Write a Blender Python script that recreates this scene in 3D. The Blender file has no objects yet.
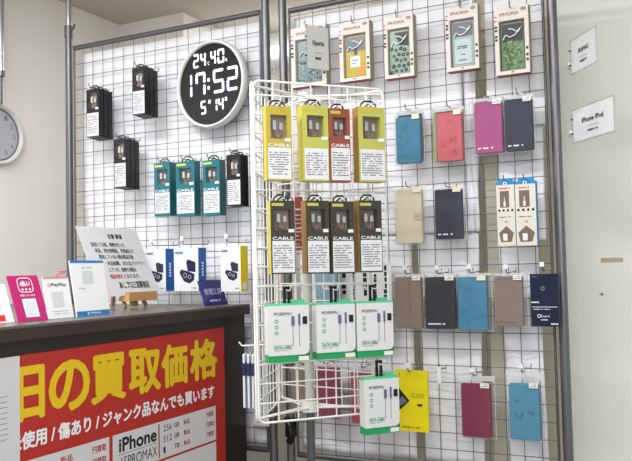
import bpy, math, random
from mathutils import Vector, Matrix
random.seed(7)
C = bpy.context.scene.collection
H0 = 1.2                      # eye height above the floor (m)

# ---------------------------------------------------------------- camera
F = 783.25
CAM = Vector((0, -2.295, H0))
yaw, pitch, roll = -0.46415, 0.04938, -0.02209
fw = Vector((math.sin(yaw)*math.cos(pitch), math.cos(yaw)*math.cos(pitch), math.sin(pitch)))
ri = Vector((math.cos(yaw), -math.sin(yaw), 0)); up = ri.cross(fw)
r2 = ri*math.cos(roll) + up*math.sin(roll); u2 = up*math.cos(roll) - ri*math.sin(roll)
cam = bpy.data.cameras.new('camera'); co = bpy.data.objects.new('camera', cam); C.objects.link(co)
cam.sensor_width = 36; cam.lens = F/632*36; cam.clip_start = 0.05
M = Matrix.Identity(4)
for i, v in enumerate((r2, u2, -fw)):
    for k in range(3): M[k][i] = v[k]
M.translation = CAM
co.matrix_world = M
bpy.context.scene.camera = co

# ---------------------------------------------------------------- light
sc = bpy.context.scene
sc.view_settings.view_transform = 'Standard'; sc.view_settings.look = 'None'
sc.view_settings.gamma = 1; sc.view_settings.exposure = -0.16; sc.view_settings.use_curve_mapping = False
w = bpy.data.worlds.new('room_ambient'); sc.world = w; w.use_nodes = True
w.node_tree.nodes['Background'].inputs[0].default_value = (0.93, 0.96, 1.0, 1)
w.node_tree.nodes['Background'].inputs[1].default_value = 0.66
def area(name, loc, sx, sy, power, col=(1, 1, 1), tgt=None):
    l = bpy.data.lights.new(name, 'AREA'); l.shape = 'RECTANGLE'; l.size = sx; l.size_y = sy; l.energy = power; l.color = col
    o = bpy.data.objects.new(name, l); C.objects.link(o); o.location = loc
    if tgt is not None: o.rotation_euler = (Vector(tgt)-Vector(loc)).to_track_quat('-Z', 'Y').to_euler()
    return o
area('ceiling_tube_front', (-0.8, -1.35, H0+1.23), 1.3, 0.12, 24, (0.97, 0.98, 1))
area('left_wall_fill', (-1.75, -1.25, H0+1.23), 0.9, 0.12, 30, (0.97, 0.98, 1))  # fill lamp added overhead to brighten the left wall but not the poster
area('ceiling_tube_back', (-0.2, -2.6, H0+1.23), 1.3, 0.12, 30, (0.97, 0.98, 1))
area('ceiling_tube_alcove', (-1.7, 0.98, H0+1.23), 0.6, 0.12, 6.0, (0.97, 0.98, 1))

area('front_wall_fill', (0.7, -3.3, 1.75), 2.2, 1.2, 26, (1, 0.99, 0.97), tgt=(-1.4, 0, 1.7))  # soft fill lamp added to brighten the left and right walls

# ---------------------------------------------------------------- pixel to point (photo measurements to metres)
def ray(u, v): return r2*(u-316) - u2*(v-230.5) + fw*F
def aty(u, v, Y): d = ray(u, v); return CAM + d*((Y-CAM.y)/d.y)
def atx(u, v, X): d = ray(u, v); return CAM + d*((X-CAM.x)/d.x)
def atz(u, v, Z): d = ray(u, v); return CAM + d*((Z-CAM.z)/d.z)

# ---------------------------------------------------------------- materials
def lin(c):
    return tuple(((x/255)/12.92 if x/255 <= .04045 else ((x/255+.055)/1.055)**2.4) for x in c)
MATS = {}
def mat(name, rgb, rough=.55, metal=0, var=0, vs=40, bump=0, bs=200, spec=.4, emit=0, stretch=None):
    if name in MATS: return MATS[name]
    m = bpy.data.materials.new(name); m.use_nodes = True; nt = m.node_tree; b = nt.nodes['Principled BSDF']
    col = (*lin(rgb), 1)
    b.inputs['Base Color'].default_value = col; b.inputs['Roughness'].default_value = rough
    b.inputs['Metallic'].default_value = metal; b.inputs['Specular IOR Level'].default_value = spec
    tc = nt.nodes.new('ShaderNodeTexCoord'); src = tc.outputs['Object']
    if stretch:
        mp = nt.nodes.new('ShaderNodeMapping'); mp.inputs['Scale'].default_value = stretch
        nt.links.new(src, mp.inputs[0]); src = mp.outputs[0]
    n = nt.nodes.new('ShaderNodeTexNoise'); n.inputs['Scale'].default_value = vs; n.inputs['Detail'].default_value = 4
    nt.links.new(src, n.inputs['Vector'])
    mx = nt.nodes.new('ShaderNodeMix'); mx.data_type = 'RGBA'
    v = max(var, .03)
    mx.inputs[6].default_value = tuple(c*(1-v) for c in col[:3])+(1,); mx.inputs[7].default_value = tuple(min(1, c*(1+v)) for c in col[:3])+(1,)
    nt.links.new(n.outputs['Fac'], mx.inputs[0]); nt.links.new(mx.outputs[2], b.inputs['Base Color'])
    if bump:
        n2 = nt.nodes.new('ShaderNodeTexNoise'); n2.inputs['Scale'].default_value = bs; n2.inputs['Detail'].default_value = 3
        nt.links.new(src, n2.inputs['Vector'])
        bp = nt.nodes.new('ShaderNodeBump'); bp.inputs['Strength'].default_value = bump; bp.inputs['Distance'].default_value = .004
        nt.links.new(n2.outputs['Fac'], bp.inputs['Height']); nt.links.new(bp.outputs[0], b.inputs['Normal'])
    if emit:
        b.inputs['Emission Color'].default_value = col; b.inputs['Emission Strength'].default_value = emit
    MATS[name] = m; return m
def clear(name='clear_plastic', tint=(1, 1, 1), gl=.015):
    if name in MATS: return MATS[name]
    m = bpy.data.materials.new(name); m.use_nodes = True; nt = m.node_tree; nt.nodes.clear()
    o = nt.nodes.new('ShaderNodeOutputMaterial'); t = nt.nodes.new('ShaderNodeBsdfTransparent'); t.inputs[0].default_value = (*tint, 1)
    g = nt.nodes.new('ShaderNodeBsdfGlossy'); g.inputs['Roughness'].default_value = .12; g.inputs[0].default_value = (1, 1, 1, 1)
    lw = nt.nodes.new('ShaderNodeLayerWeight'); lw.inputs[0].default_value = .25
    ma = nt.nodes.new('ShaderNodeMath'); ma.operation = 'MULTIPLY_ADD'; ma.inputs[1].default_value = .22; ma.inputs[2].default_value = gl
    mx = nt.nodes.new('ShaderNodeMixShader')
    nt.links.new(lw.outputs['Facing'], ma.inputs[0]); nt.links.new(ma.outputs[0], mx.inputs[0])
    nt.links.new(t.outputs[0], mx.inputs[1]); nt.links.new(g.outputs[0], mx.inputs[2]); nt.links.new(mx.outputs[0], o.inputs[0])
    MATS[name] = m; return m
def hazefilm(name, amount):
    m = clear(name); m2 = m; nt = m.node_tree; o = [n for n in nt.nodes if n.type == 'OUTPUT_MATERIAL'][0]
    last = o.inputs[0].links[0].from_socket; d = nt.nodes.new('ShaderNodeBsdfDiffuse'); d.inputs[0].default_value = (.88, .89, .9, 1)
    x = nt.nodes.new('ShaderNodeMixShader'); x.inputs[0].default_value = amount; nt.links.new(last, x.inputs[1]); nt.links.new(d.outputs[0], x.inputs[2]); nt.links.new(x.outputs[0], o.inputs[0])
    return m
SLV = hazefilm('sleeve_film', .012); RIMF = hazefilm('sleeve_weld', .42)
CLR = clear(); FILM = clear('frosted_film', (.93, .93, .92), .05)
WALL = mat('cream_wall', (250, 247, 241), .85, var=.02, vs=3, bump=.25, bs=60)
WALLSHADE = mat('wall_shade_tan', (200, 195, 172), .85, var=.04, vs=5, bump=.2, bs=60)
CEIL = mat('ceiling_board', (206, 200, 190), .9, var=.06, vs=120, bump=.5, bs=140)
FLOOR = mat('floor_vinyl', (120, 114, 106), .5, var=.08, vs=8)
CHROME = mat('chrome_tube', (205, 208, 212), .22, 1)
STEEL = mat('grey_steel_tube', (120, 121, 125), .38, .75, var=.05)
DSTEEL = mat('dark_steel_tube', (104, 104, 106), .42, .6, var=.05)
WIRE = mat('grid_wire', (118, 120, 126), .4, .55)
HOOKM = mat('hook_wire', (130, 130, 132), .3, .8)
WHITEW = mat('white_coated_wire', (243, 242, 236), .35)
SHAFT = mat('pale_grey_tube', (205, 208, 200), .4)
PAPER = mat('white_backing_paper', (242, 243, 247), .8, var=.025, vs=9)
PAPER2 = mat('printer_paper', (226, 227, 228), .7)
GREYP = mat('laminated_grey_paper', (205, 206, 208), .35, var=.04, vs=30)
INK = mat('black_ink', (28, 28, 32), .6)
MINK = mat('label_ink', (92, 92, 98), .6)
GINK = mat('grey_ink', (118, 120, 126), .6)
RINK = mat('red_ink', (196, 60, 70), .6)
WINK = mat('white_ink', (240, 240, 242), .6)
BLK = mat('black_card', (22, 22, 26), .35, var=.1)
BPL = mat('black_plastic', (16, 16, 18), .3)
WPL = mat('white_plastic', (235, 236, 238), .3)

# ---------------------------------------------------------------- mesh builder
TXT = {}
def text_geo(s, bold=0.0):
    k = (s, bold)
    if k in TXT: return TXT[k]
    cu = bpy.data.curves.new('t', 'FONT'); cu.body = s; cu.size = 1; cu.offset = bold; cu.resolution_u = 4; cu.fill_mode = 'FRONT' if hasattr(cu, 'fill_mode') else cu.fill_mode
    o = bpy.data.objects.new('t', cu); C.objects.link(o); bpy.context.view_layer.update()
    me = bpy.data.meshes.new_from_object(o.evaluated_get(bpy.context.evaluated_depsgraph_get()))
    vs = [(v.co.x, v.co.y) for v in me.vertices]; fs = [tuple(p.vertices) for p in me.polygons]
    bpy.data.objects.remove(o); bpy.data.curves.remove(cu); bpy.data.meshes.remove(me)
    xs = [v[0] for v in vs] or [0, 1]; ys = [v[1] for v in vs] or [0, 1]
    TXT[k] = (vs, fs, min(xs), max(xs), min(ys), max(ys)); return TXT[k]
class MB:
    def __init__(s, m=None): s.v = []; s.f = []; s.mi = []; s.ms = []; s.sm = []; s.cur = 0; s.smooth = False; s.use(m) if m else None
    def use(s, m, smooth=False):
        if m not in s.ms: s.ms.append(m)
        s.cur = s.ms.index(m); s.smooth = smooth; return s
    def add(s, vs, fs, smooth=None):
        n = len(s.v); s.v += [tuple(v) for v in vs]
        for f in fs: s.f.append(tuple(i+n for i in f)); s.mi.append(s.cur); s.sm.append(s.smooth if smooth is None else smooth)
        return s
    def box(s, x0, x1, y0, y1, z0, z1):
        return s.add([(x0, y0, z0), (x1, y0, z0), (x1, y1, z0), (x0, y1, z0), (x0, y0, z1), (x1, y0, z1), (x1, y1, z1), (x0, y1, z1)],
                     [(0, 3, 2, 1), (4, 5, 6, 7), (0, 1, 5, 4), (1, 2, 6, 5), (2, 3, 7, 6), (3, 0, 4, 7)])
    def quad(s, x0, x1, z0, z1, y=-.0006): return s.add([(x0, y, z0), (x1, y, z0), (x1, y, z1), (x0, y, z1)], [(0, 1, 2, 3)])
    def poly(s, pts, y=-.0006): return s.add([(p[0], y, p[1]) for p in pts], [tuple(range(len(pts)))])
    def prism(s, pts, y0, y1):
        n = len(pts); a = [(p[0], y0, p[1]) for p in pts]+[(p[0], y1, p[1]) for p in pts]
        return s.add(a, [tuple(range(n)), tuple(range(2*n-1, n-1, -1))]+[(i, i+n, (i+1) % n+n, (i+1) % n) for i in range(n)])
    def rr(s, x0, x1, z0, z1, r, n=5):
        P = []
        for cx, cz, a0 in ((x1-r, z0+r, -90), (x1-r, z1-r, 0), (x0+r, z1-r, 90), (x0+r, z0+r, 180)):
            for i in range(n+1):
                a = math.radians(a0+90*i/n); P.append((cx+r*math.cos(a), cz+r*math.sin(a)))
        return P
    def rbox(s, x0, x1, y0, y1, z0, z1, r, ch=0):
        if not ch: return s.prism(s.rr(x0, x1, z0, z1, r), y0, y1)
        A = s.rr(x0+ch, x1-ch, z0+ch, z1-ch, r); B = s.rr(x0, x1, z0, z1, r+ch*.5); n = len(A)
        vs = [(p[0], y0, p[1]) for p in A]+[(p[0], y0+ch, p[1]) for p in B]+[(p[0], y1-ch, p[1]) for p in B]+[(p[0], y1, p[1]) for p in A]
        fs = [tuple(range(n)), tuple(range(4*n-1, 3*n-1, -1))]
        for k in range(3): fs += [(k*n+i, (k+1)*n+i, (k+1)*n+(i+1) % n, k*n+(i+1) % n) for i in range(n)]
        return s.add(vs, fs)
    def frame(s, x0, x1, z0, z1, t, y0, y1):      # rectangular frame
        s.box(x0, x0+t, y0, y1, z0, z1); s.box(x1-t, x1, y0, y1, z0, z1); s.box(x0+t, x1-t, y0, y1, z0, z0+t); return s.box(x0+t, x1-t, y0, y1, z1-t, z1)
    def tube(s, pts, r, n=8, closed=False, r1=None):
        pts = [Vector(p) for p in pts]; N = len(pts); base = len(s.v); vs = []; fs = []
        prev = None
        for i, p in enumerate(pts):
            if closed: d = pts[(i+1) % N]-pts[i-1]
            else: d = pts[min(i+1, N-1)]-pts[max(i-1, 0)]
            d.normalize()
            if prev is None:
                a = Vector((0, 0, 1)) if abs(d.z) < .9 else Vector((1, 0, 0)); a = (a-d*a.dot(d)).normalized()
            else: a = (prev-d*prev.dot(d)).normalized()
            prev = a; b = d.cross(a); rad = r if r1 is None else r+(r1-r)*i/(N-1)
            for k in range(n):
                t = 2*math.pi*k/n; vs.append(p+a*rad*math.cos(t)+b*rad*math.sin(t))
        for i in range(N if closed else N-1):
            j = (i+1) % N
            for k in range(n): fs.append((i*n+k, i*n+(k+1) % n, j*n+(k+1) % n, j*n+k))
        s.add(vs, fs, True)
        if not closed: s.add([vs[k] for k in range(n)], [tuple(range(n-1, -1, -1))], False); s.add([vs[(N-1)*n+k] for k in range(n)], [tuple(range(n))], False)
        return s
    def disc(s, cx, cz, r, y=-.0006, n=24, rx=None):
        rx = rx or r; return s.poly([(cx+rx*math.cos(2*math.pi*i/n), cz+r*math.sin(2*math.pi*i/n)) for i in range(n)], y)
    def cyl(s, cx, cz, r, y0, y1, n=48): return s.prism([(cx+r*math.cos(2*math.pi*i/n), cz+r*math.sin(2*math.pi*i/n)) for i in range(n)], y0, y1)
    def ring(s, cx, cz, ra, rb, y=-.0006, n=24):
        vs = []
        for i in range(n):
            t = 2*math.pi*i/n; vs += [(cx+ra*math.cos(t), y, cz+ra*math.sin(t)), (cx+rb*math.cos(t), y, cz+rb*math.sin(t))]
        return s.add(vs, [(2*i, 2*i+1, (2*i+3) % (2*n), (2*i+2) % (2*n)) for i in range(n)])
    def text(s, t, x0, x1, z0, z1, y=-.0009, bold=0, rot=False):
        vs, fs, a, b, c, d = text_geo(t)
        if not vs: return s
        if rot:   # reads downwards, turned a quarter clockwise
            return s.add([(x0+(v[1]-c)/(d-c)*(x1-x0), y, z1-(v[0]-a)/(b-a)*(z1-z0)) for v in vs], fs)
        if x1 is None: x1 = x0+(b-a)*(z1-z0)/(d-c)
        if bold > .001:     # heavier strokes: the outline repeated with tiny shifts
            k_ = bold*(z1-z0)*1.1; s.bold_pass = True
            for q_, (ex, ez) in enumerate(((-k_, 0), (k_, 0), (0, -k_), (0, k_), (-.7*k_, -.7*k_), (.7*k_, -.7*k_), (-.7*k_, .7*k_), (.7*k_, .7*k_))):
                s.text(t, x0+ex, x1+ex, z0+ez, z1+ez, y-.00002*q_, 0)
            return s
        return s.add([(x0+(v[0]-a)/(b-a)*(x1-x0), y, z0+(v[1]-c)/(d-c)*(z1-z0)) for v in vs], fs)
    def dashes(s, x0, x1, z0, z1, rows, fill=.55, y=-.0009, seed=0):
        rn = random.Random(seed*31+rows); rh = (z1-z0)/rows
        for i in range(rows):
            zz = z1-rh*(i+.5); x = x0; end = x1-(x1-x0)*(rn.random()*.3 if i % 3 == 2 else rn.random()*.08)
            while x < end:
                wd = rn.uniform(.35, 1.2)*rh; wd = min(wd, end-x)
                if rn.random() < .82: s.quad(x, x+wd*.85, zz-rh*fill/2*rn.uniform(.6, 1), zz+rh*fill/2, y)
                x += wd
        return s
    def build(s, name, parent=None, bevel=0):
        me = bpy.data.meshes.new(name); me.from_pydata(s.v, [], s.f)
        for m in s.ms: me.materials.append(m)
        for p, i, k in zip(me.polygons, s.mi, s.sm): p.material_index = i; p.use_smooth = k
        me.validate(); me.update()
        o = bpy.data.objects.new(name, me); C.objects.link(o)
        if parent is not None: o.parent = parent
        if bevel:
            b = o.modifiers.new('bevel', 'BEVEL'); b.width = bevel; b.segments = 2; b.limit_method = 'ANGLE'
        return o
def tag(o, label=None, cat=None, group=None, kind=None):
    if label:
        o['label'] = label
        if len(label.split()) > 16: print('LONG', label)
    if cat: o['category'] = cat
    if group: o['group'] = group
    if kind: o['kind'] = kind
    return o
def thing(name, label, cat, loc, rotz=0, group=None, rx=0, ry=0):
    o = bpy.data.objects.new(name, None); o.empty_display_size = .02; C.objects.link(o)
    o.location = loc; o.rotation_euler = (rx, ry, rotz); return tag(o, label, cat, group)
def struct(name, mb, bevel=0): return tag(mb.build(name, None, bevel), kind='structure')
def dup(root, loc, label=None, group=None, rz=None):
    r = root.copy(); C.objects.link(r); r.location = loc
    if rz is not None: r.rotation_euler.z = rz
    if label: r['label'] = label
    if group: r['group'] = group
    for ch in list(root.children):
        c = ch.copy(); C.objects.link(c); c.parent = r
        for g in list(ch.children):
            d = g.copy(); C.objects.link(d); d.parent = c
    return r
Z = lambda z: z+H0

# ---------------------------------------------------------------- the room
struct('floor', MB(FLOOR).box(-2.7, 1.6, -3.4, 1.5, -.05, 0))
struct('ceiling', MB(CEIL).box(-2.7, 1.6, -3.4, 1.5, Z(1.25), Z(1.30)))
struct('wall_left', MB(WALL).box(-2.70, -2.605, -3.4, .75, 0, Z(1.25)))
struct('wall_back', MB(WALL).box(-2.70, -2.215, .75, .85, 0, Z(1.25)))
struct('wall_alcove_side', MB(WALL).box(-2.30, -2.215, .85, 1.35, 0, Z(1.25)))
struct('wall_alcove', MB(WALL).box(-2.215, -1.02, 1.26, 1.35, 0, Z(1.25)))
struct('wall_right', MB(mat('pale_green_cream_wall', (248, 249, 240), .85, var=.02, vs=4, bump=.2, bs=60)).box(-.43, 1.6, .30, .40, 0, Z(1.25)))
struct('wall_right_behind_panel', MB(WALLSHADE).box(-1.02, -.43, .30, .40, 0, Z(1.25)))  # same wall in darker tan, shade behind the sheets put into the colour
mb = MB(WALLSHADE); mb.box(-1.02, -.96, .40, 1.26, 0, Z(1.25)); struct('wall_alcove_right', mb)
# pipe seen through the gap between the two display panels
t = thing('ceiling_pipe', 'white horizontal pipe on the far wall seen through the gap between the two grid panels', 'pipe', (-1.95, 1.16, Z(1.09)))
MB(mat('white_pipe', (236, 236, 232), .18)).tube([(-.22, 0, 0), (.85, 0, 0)], .055, 20).build('pipe', t)
m = MB(CHROME)
for k in range(5): m.tube([(.02+.05*k, -.02, -.05), (.02+.05*k, -.05, -.10), (.045+.05*k, -.06, -.085)], .006)
m.build('bracket', t)

# masking tape + nail on right wall
p = aty(601, 262.5, .30); q = aty(623, 257.5, .30)
tag(MB(mat('masking_tape', (196, 184, 158), .7, var=.1)).box(p.x, q.x, .2985, .2999, p.z, q.z).build('masking_tape'), 'short strip of beige masking tape stuck on the bare right wall', 'tape')
p = aty(602, 294, .30)
tag(MB(DSTEEL).cyl(p.x, p.z, .004, .294, .2999, 10).build('wall_nail'), 'small dark nail in the right wall below the masking tape', 'nail')

# ---------------------------------------------------------------- poles and grid panels
def pole(name, X, Y, label, joint=None, r=.014):
    t = thing('tension_pole', label, 'pole', (X, Y, 0), group='upright poles holding the grid panels')
    j = joint if joint is not None else 0.95
    MB(STEEL).tube([(0, 0, .012), (0, 0, Z(j))], r, 16).build('lower_tube', t)
    MB(CHROME).tube([(0, 0, Z(j)-.02), (0, 0, Z(1.25)-.012)], r*.84, 16).build('upper_tube', t)
    MB(DSTEEL).tube([(0, 0, .0), (0, 0, .015)], .0185, 20).build('foot', t)
    MB(DSTEEL).tube([(0, 0, Z(1.25)-.014), (0, 0, Z(1.25))], .0185, 20).build('ceiling_pad', t)
    c = MB(STEEL); c.tube([(0, 0, Z(j)-.022), (0, 0, Z(j)+.022)], r*1.22, 16); cl = c.build('clamp', t)
    c = MB(DSTEEL); c.tube([(r, -.006, Z(j)), (r+.022, -.012, Z(j)+.004), (r+.032, -.016, Z(j)+.018)], .004, 8); c.build('lever', cl)
    return t
pole('p', -2.216, -.004, 'telescopic pole at the left edge of the left grid panel, lever clamp near top', .955)
pole('p', -1.322, -.004, 'telescopic pole at the right edge of the left grid panel, behind the white spinner rack', .99)
pB = pole('p', -1.256, -.004, 'telescopic pole at the left edge of the right grid panel, black knob low down', .99)
p = aty(294, 429, -.03)
kb = MB(BPL)
kb.tube([(.0, -.012, p.z+.02), (.004, -.03, p.z+.03), (.022, -.045, p.z+.012), (.028, -.045, p.z-.02), (.016, -.04, p.z-.04)], .012, 10)
kb.tube([(0, 0, p.z-.03), (0, 0, p.z+.03)], .019, 14); kb.build('clamp_knob', pB)
pole('p', -.374, -.004, 'telescopic pole at the right edge of the right grid panel carrying two price tags', .985)
p = atx(1, 74, -2.55); q = atx(1, 104, -2.55)
t = thing('hanging_rod', 'chrome rod hanging from the ceiling above the round clock at the left photo edge', 'rod', (p.x, p.y, 0))
MB(CHROME).tube([(0, 0, p.z), (0, 0, Z(1.25))], .012, 16).build('upper_tube', t)
MB(STEEL).tube([(-.003, 0, q.z), (-.003, 0, p.z+.004)], .008, 14).build('lower_tube', t)
MB(STEEL).tube([(0, 0, p.z-.01), (0, 0, p.z+.012)], .015, 14).build('collar', t)

def grid_panel(x0, x1, xs, zs, z0, z1, label):
    t = thing('wire_grid_panel', label, 'display panel', ((x0+x1)/2, 0, Z(z0)), group='black wire grid display panels')
    ox, oz = (x0+x1)/2, z0
    r = .0095; m = MB(DSTEEL)
    a, b = x0-ox+r, x1-ox-r
    a, b = x0-ox+.004, x1-ox-.004
    m.tube([(a, 0, 0), (a, 0, z1-z0)], .004, 10); m.tube([(b, 0, 0), (b, 0, z1-z0)], .004, 10)
    m.tube([(a, 0, 0), (b, 0, 0)], r, 12); m.tube([(a, 0, z1-z0), (b, 0, z1-z0)], r, 12)
    m.build('frame', t)
    m = MB(WIRE)
    for x in xs: m.tube([(x-ox, .003, 0), (x-ox, .003, z1-z0)], .0013, 6)
    for z in zs: m.tube([(a, -.0005, z-oz), (b, -.0005, z-oz)], .0013, 6)
    m.build('wire_mesh', t)
    return t
XL = [-1.400+.05*k for k in range(-15, 1)]; ZL = [.8196-.05*k for k in range(0, 29)]
XR = [-.846+.05*k for k in range(-7, 9)]; ZR = [-.198-.05*k for k in range(-21, 9)]
grid_panel(-2.196, -1.342, XL, [z for z in ZL if z > -.59], -.60, .886, 'left wire grid panel behind the counter, hung with cable boxes and the digital clock')
grid_panel(-1.236, -.396, XR, [z for z in ZR if -.59 < z < .86], -.605, .872, 'right wire grid panel hung with phone cases, beside the bare wall')

def sheet(x0, x1, z0, z1, label, seed=0, y=.022, lean=0):
    rn = random.Random(seed); nx, nz = 24, 40; ph = [rn.uniform(0, 6.28) for _ in range(6)]
    vs = []; fs = []
    for j in range(nz+1):
        for i in range(nx+1):
            u, v = i/nx, j/nz; x = x0+(x1-x0)*u+lean*(1-v); z = z0+(z1-z0)*v
            d = .0035*math.sin(9*u+ph[0]+3*v)+.003*math.sin(17*v+ph[1]+4*u)+.002*math.sin(31*v+7*u+ph[2])
            vs.append((x, y+d, z))
    for j in range(nz):
        for i in range(nx): a = j*(nx+1)+i; fs.append((a, a+1, a+nx+2, a+nx+1))
    m = MB(PAPER); m.add(vs, fs, True)
    n0 = len(m.v)
    o = m.build('backing_paper'); s = o.modifiers.new('thick', 'SOLIDIFY'); s.thickness = .0005; s.offset = 1
    return tag(o, label, 'backing paper', 'white paper sheets behind the grid panels')
sheet(-2.172, -1.345, Z(-.595), Z(.862), 'large white paper sheet covering the back of the left grid panel', 1)
def px2(u0, u1, v=230, Y=.02): return aty(u0, v, Y).x, aty(u1, v, Y).x
a, b = px2(300, 416)
sheet(-1.225, aty(462, 60, .02).x, Z(.10), Z(.850), 'white paper sheet backing the upper left of the right grid panel', 2)
sheet(-1.225, aty(414, 345, .02).x, Z(-.59), Z(.098), 'white paper sheet backing the lower left of the right grid panel, behind the spinner rack', 3)
sheet(aty(421, 345, .02).x, aty(481.5, 345, .02).x, Z(-.59), Z(.098), 'white paper sheet between the two tan gaps, behind the yellow and maroon cases', 4)
x = aty(462, 60, .02).x
sheet(x+.003, aty(477, 150, .02).x, Z(.10), Z(.850), 'narrow white paper strip behind the navy case, left of the tan vertical gap', 5)
sheet(aty(487, 100, .02).x, aty(546, 100, .02).x, Z(.40), Z(.850), 'white paper sheet at the upper right of the right grid panel, behind the green case', 6)
sheet(aty(500, 200, .02).x, aty(545, 200, .02).x, Z(.07), Z(.398), 'white paper sheet behind the two blue-topped charger boxes', 7)
sheet(aty(504, 400, .02).x, aty(541, 345, .02).x, Z(-.59), Z(.068), 'white paper sheet with slanted right edge behind the blue butterfly case', 8, lean=.012)
x0_, x1_ = aty(487, 250, .03).x, aty(507, 250, .03).x
m = MB(mat('pale_wall_tone', (186, 183, 166), .8, var=.04, vs=6)); m.box(x0_, x1_+.02, .036, .040, Z(-.58), Z(.395))  # strip added in front of the wall to make it look lighter here
tag(m.build('wall_stand_in_strip'), 'added pale tan strip standing in for the lighter wall left of the charger boxes', 'added strip')
# notices
def notice(x0, x1, z0, z1, y, label, cols=4, seed=1):
    t = thing('notice_sheet', label, 'notice', ((x0+x1)/2, y, z0)); wd = (x1-x0)/2; h = z1-z0
    MB(PAPER2).box(-wd, wd, 0, .0012, 0, h).build('paper', t)
    m = MB(INK); rn = random.Random(seed)
    for c in range(cols):
        cx = -wd+2*wd*(c+.5)/cols; z = h*.96; s = wd/cols*(1.0 if c % 2 else .6)
        while z > h*.06:
            l = s*rn.uniform(.5, 1.4)
            if rn.random() < .85: m.quad(cx-s*rn.uniform(.2, .5), cx+s*.4, z-l*.8, z)
            z -= l
    m.build('printed_text', t)
p = aty(330, 345, -.012); q = aty(391, 262, -.012)
notice(p.x, q.x, p.z, q.z, -.012, 'white notice with vertical black print on the right panel behind the spinner rack', 6, 3)
p = aty(254, 425, -.012); q = aty(271, 300, -.012)
notice(p.x, q.x, p.z, q.z, -.012, 'narrow pale notice with dense grey print behind the left corner of the spinner rack', 8, 5)

# ---------------------------------------------------------------- the counter and its poster
WOOD = mat('dark_wood_front', (40, 32, 29), .35, var=.25, vs=6, stretch=(1, 12, 1))
TOPM = mat('counter_laminate', (96, 88, 83), .3, var=.12, vs=30)
EDGE = mat('counter_edge', (52, 41, 36), .4, var=.15, vs=8)
CX = -1.40; zt = -.111; Y1 = -.045
t = thing('reception_counter', 'dark brown reception counter with a grey-brown top running along the left wall', 'counter', (-2.0, -1.2, 0))
MB(WOOD).box(-.60, CX+2.0, -2.0, Y1+1.2-.004, 0, Z(zt)-.034).build('body', t)
m = MB(TOPM); m.box(-.60, -1.38+2.0, -2.0, Y1+1.2, Z(zt)-.006, Z(zt)); m.build('countertop', t)
MB(EDGE).box(-.60, -1.38+2.0, -2.0, Y1+1.2, Z(zt)-.034, Z(zt)-.0065).build('edge_band', t)
# poster: local x = world +y, local -y = world +x
PX = CX+.003
def P(u, v): q = atx(u, v, PX); return (q.y, q.z)
yb, _ = P(225, 400); ya = -1.9
base = (PX, 0, 0)
t = thing('price_poster', 'red buy-back price poster with big yellow Japanese characters on the counter front', 'poster', base, math.pi/2)
RED = mat('poster_red', (182, 44, 35), .4, var=.03, vs=12); YEL = mat('poster_yellow', (230, 194, 20), .45); WBX = mat('poster_white', (214, 213, 214), .45)
ztop = (P(20, 353)[1]+P(225, 329)[1])/2
MB(RED).box(ya, yb, 0, .0015, Z(-.85), ztop).build('backing_sheet', t)
yl, _ = P(16, 400); yr, _ = P(216.5, 360)
zb = (P(20, 422)[1]+P(212, 375)[1])/2; zc = (P(20, 369)[1]+P(208, 340)[1])/2
chars = ['日', 'の', '買', '取', '価', '格']; spans = [(18.5, 43), (50, 88.5), (92, 125), (130, 160), (162.5, 187), (191, 217)]
m = MB(YEL)
for ch, (a, b) in zip(chars, spans):
    m.text(ch, P(a, 400)[0], P(b, 400)[0], zb, zc, bold=.040)
m.build('headline', t)
m = MB(WINK)
z0 = (P(30, 446)[1]+P(205, 401)[1])/2; z1 = (P(30, 430)[1]+P(205, 388)[1])/2
m.text('未使用 / 傷あり / ジャンク品なんでも買います', P(8, 440)[0], P(214, 400)[0], z0, z1, bold=.035)
m.build('subtitle', t)
zb1 = (P(112.4, 435.6)[1]+P(215.6, 405.7)[1])/2; zb0 = P(215.6, 439.4)[1]; zn = P(215.6, 441.5)[1]
yA, yB, yC = P(112.4, 440)[0], P(215.6, 420)[0], P(109, 440)[0]
for k in range(5):
    top = zb1-k*(zb1-zn); bot = top-(zb1-zb0)
    MB(WBX).quad(yA, yB, bot, top).build('price_panel', t); MB(WBX).quad(ya+.05, yC, bot, top).build('price_panel', t)
m = MB(INK); rh = zb1-zb0
m.text('iPhone', P(119, 440)[0], P(156, 430)[0], zb1-rh*.46, zb1-rh*.13, bold=.04)
m.text('15PROMAX', P(121, 450)[0], P(157, 445)[0], zb1-rh*.86, zb1-rh*.60)
m.quad(P(117, 440)[0], P(157, 440)[0], zb1-rh*.53, zb1-rh*.52, -.0009)
for k, (a, b) in enumerate((('256', 'GB'), ('512', 'GB'), ('1', 'TB'))):
    zz = zb1-rh*(.12+.29*k)
    m.text(a, P(163, 430)[0], P(163+(8.5 if k < 2 else 2), 430)[0], zz-rh*.17, zz)
    m.text(b, P(174, 430)[0], P(179, 430)[0], zz-rh*.14, zz-rh*.02, bold=.02)
m.build('black_print', t)
m = MB(mat('dark_red_ink', (176, 44, 48), .5))
m.quad(P(158.2, 440)[0], P(159.4, 440)[0], zb1-rh*.95, zb1-rh*.05, -.0009); m.build('divider_line', t)
for a, b, wd_, sz in ((183.5, 189.5, '新品', .15), (206.5, 213.5, '円買取', .15), (92, 106, '円買取', .17), (60, 72, '新品', .17)):
    m = MB(MATS['dark_red_ink'])
    for k in range(3): zz = zb1-rh*(.12+.29*k); m.text(wd_, P(a, 430)[0], P(b, 430)[0], zz-rh*sz, zz-rh*.015, bold=.018)
    m.build('red_print', t)
yw, _ = P(18.5, 400); zw = P(10, 357)[1]
t = thing('price_list_sheet', 'white paper sheet with faint grey lines covering the left of the red poster', 'notice', (PX+.004, 0, 0), math.pi/2)
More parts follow.
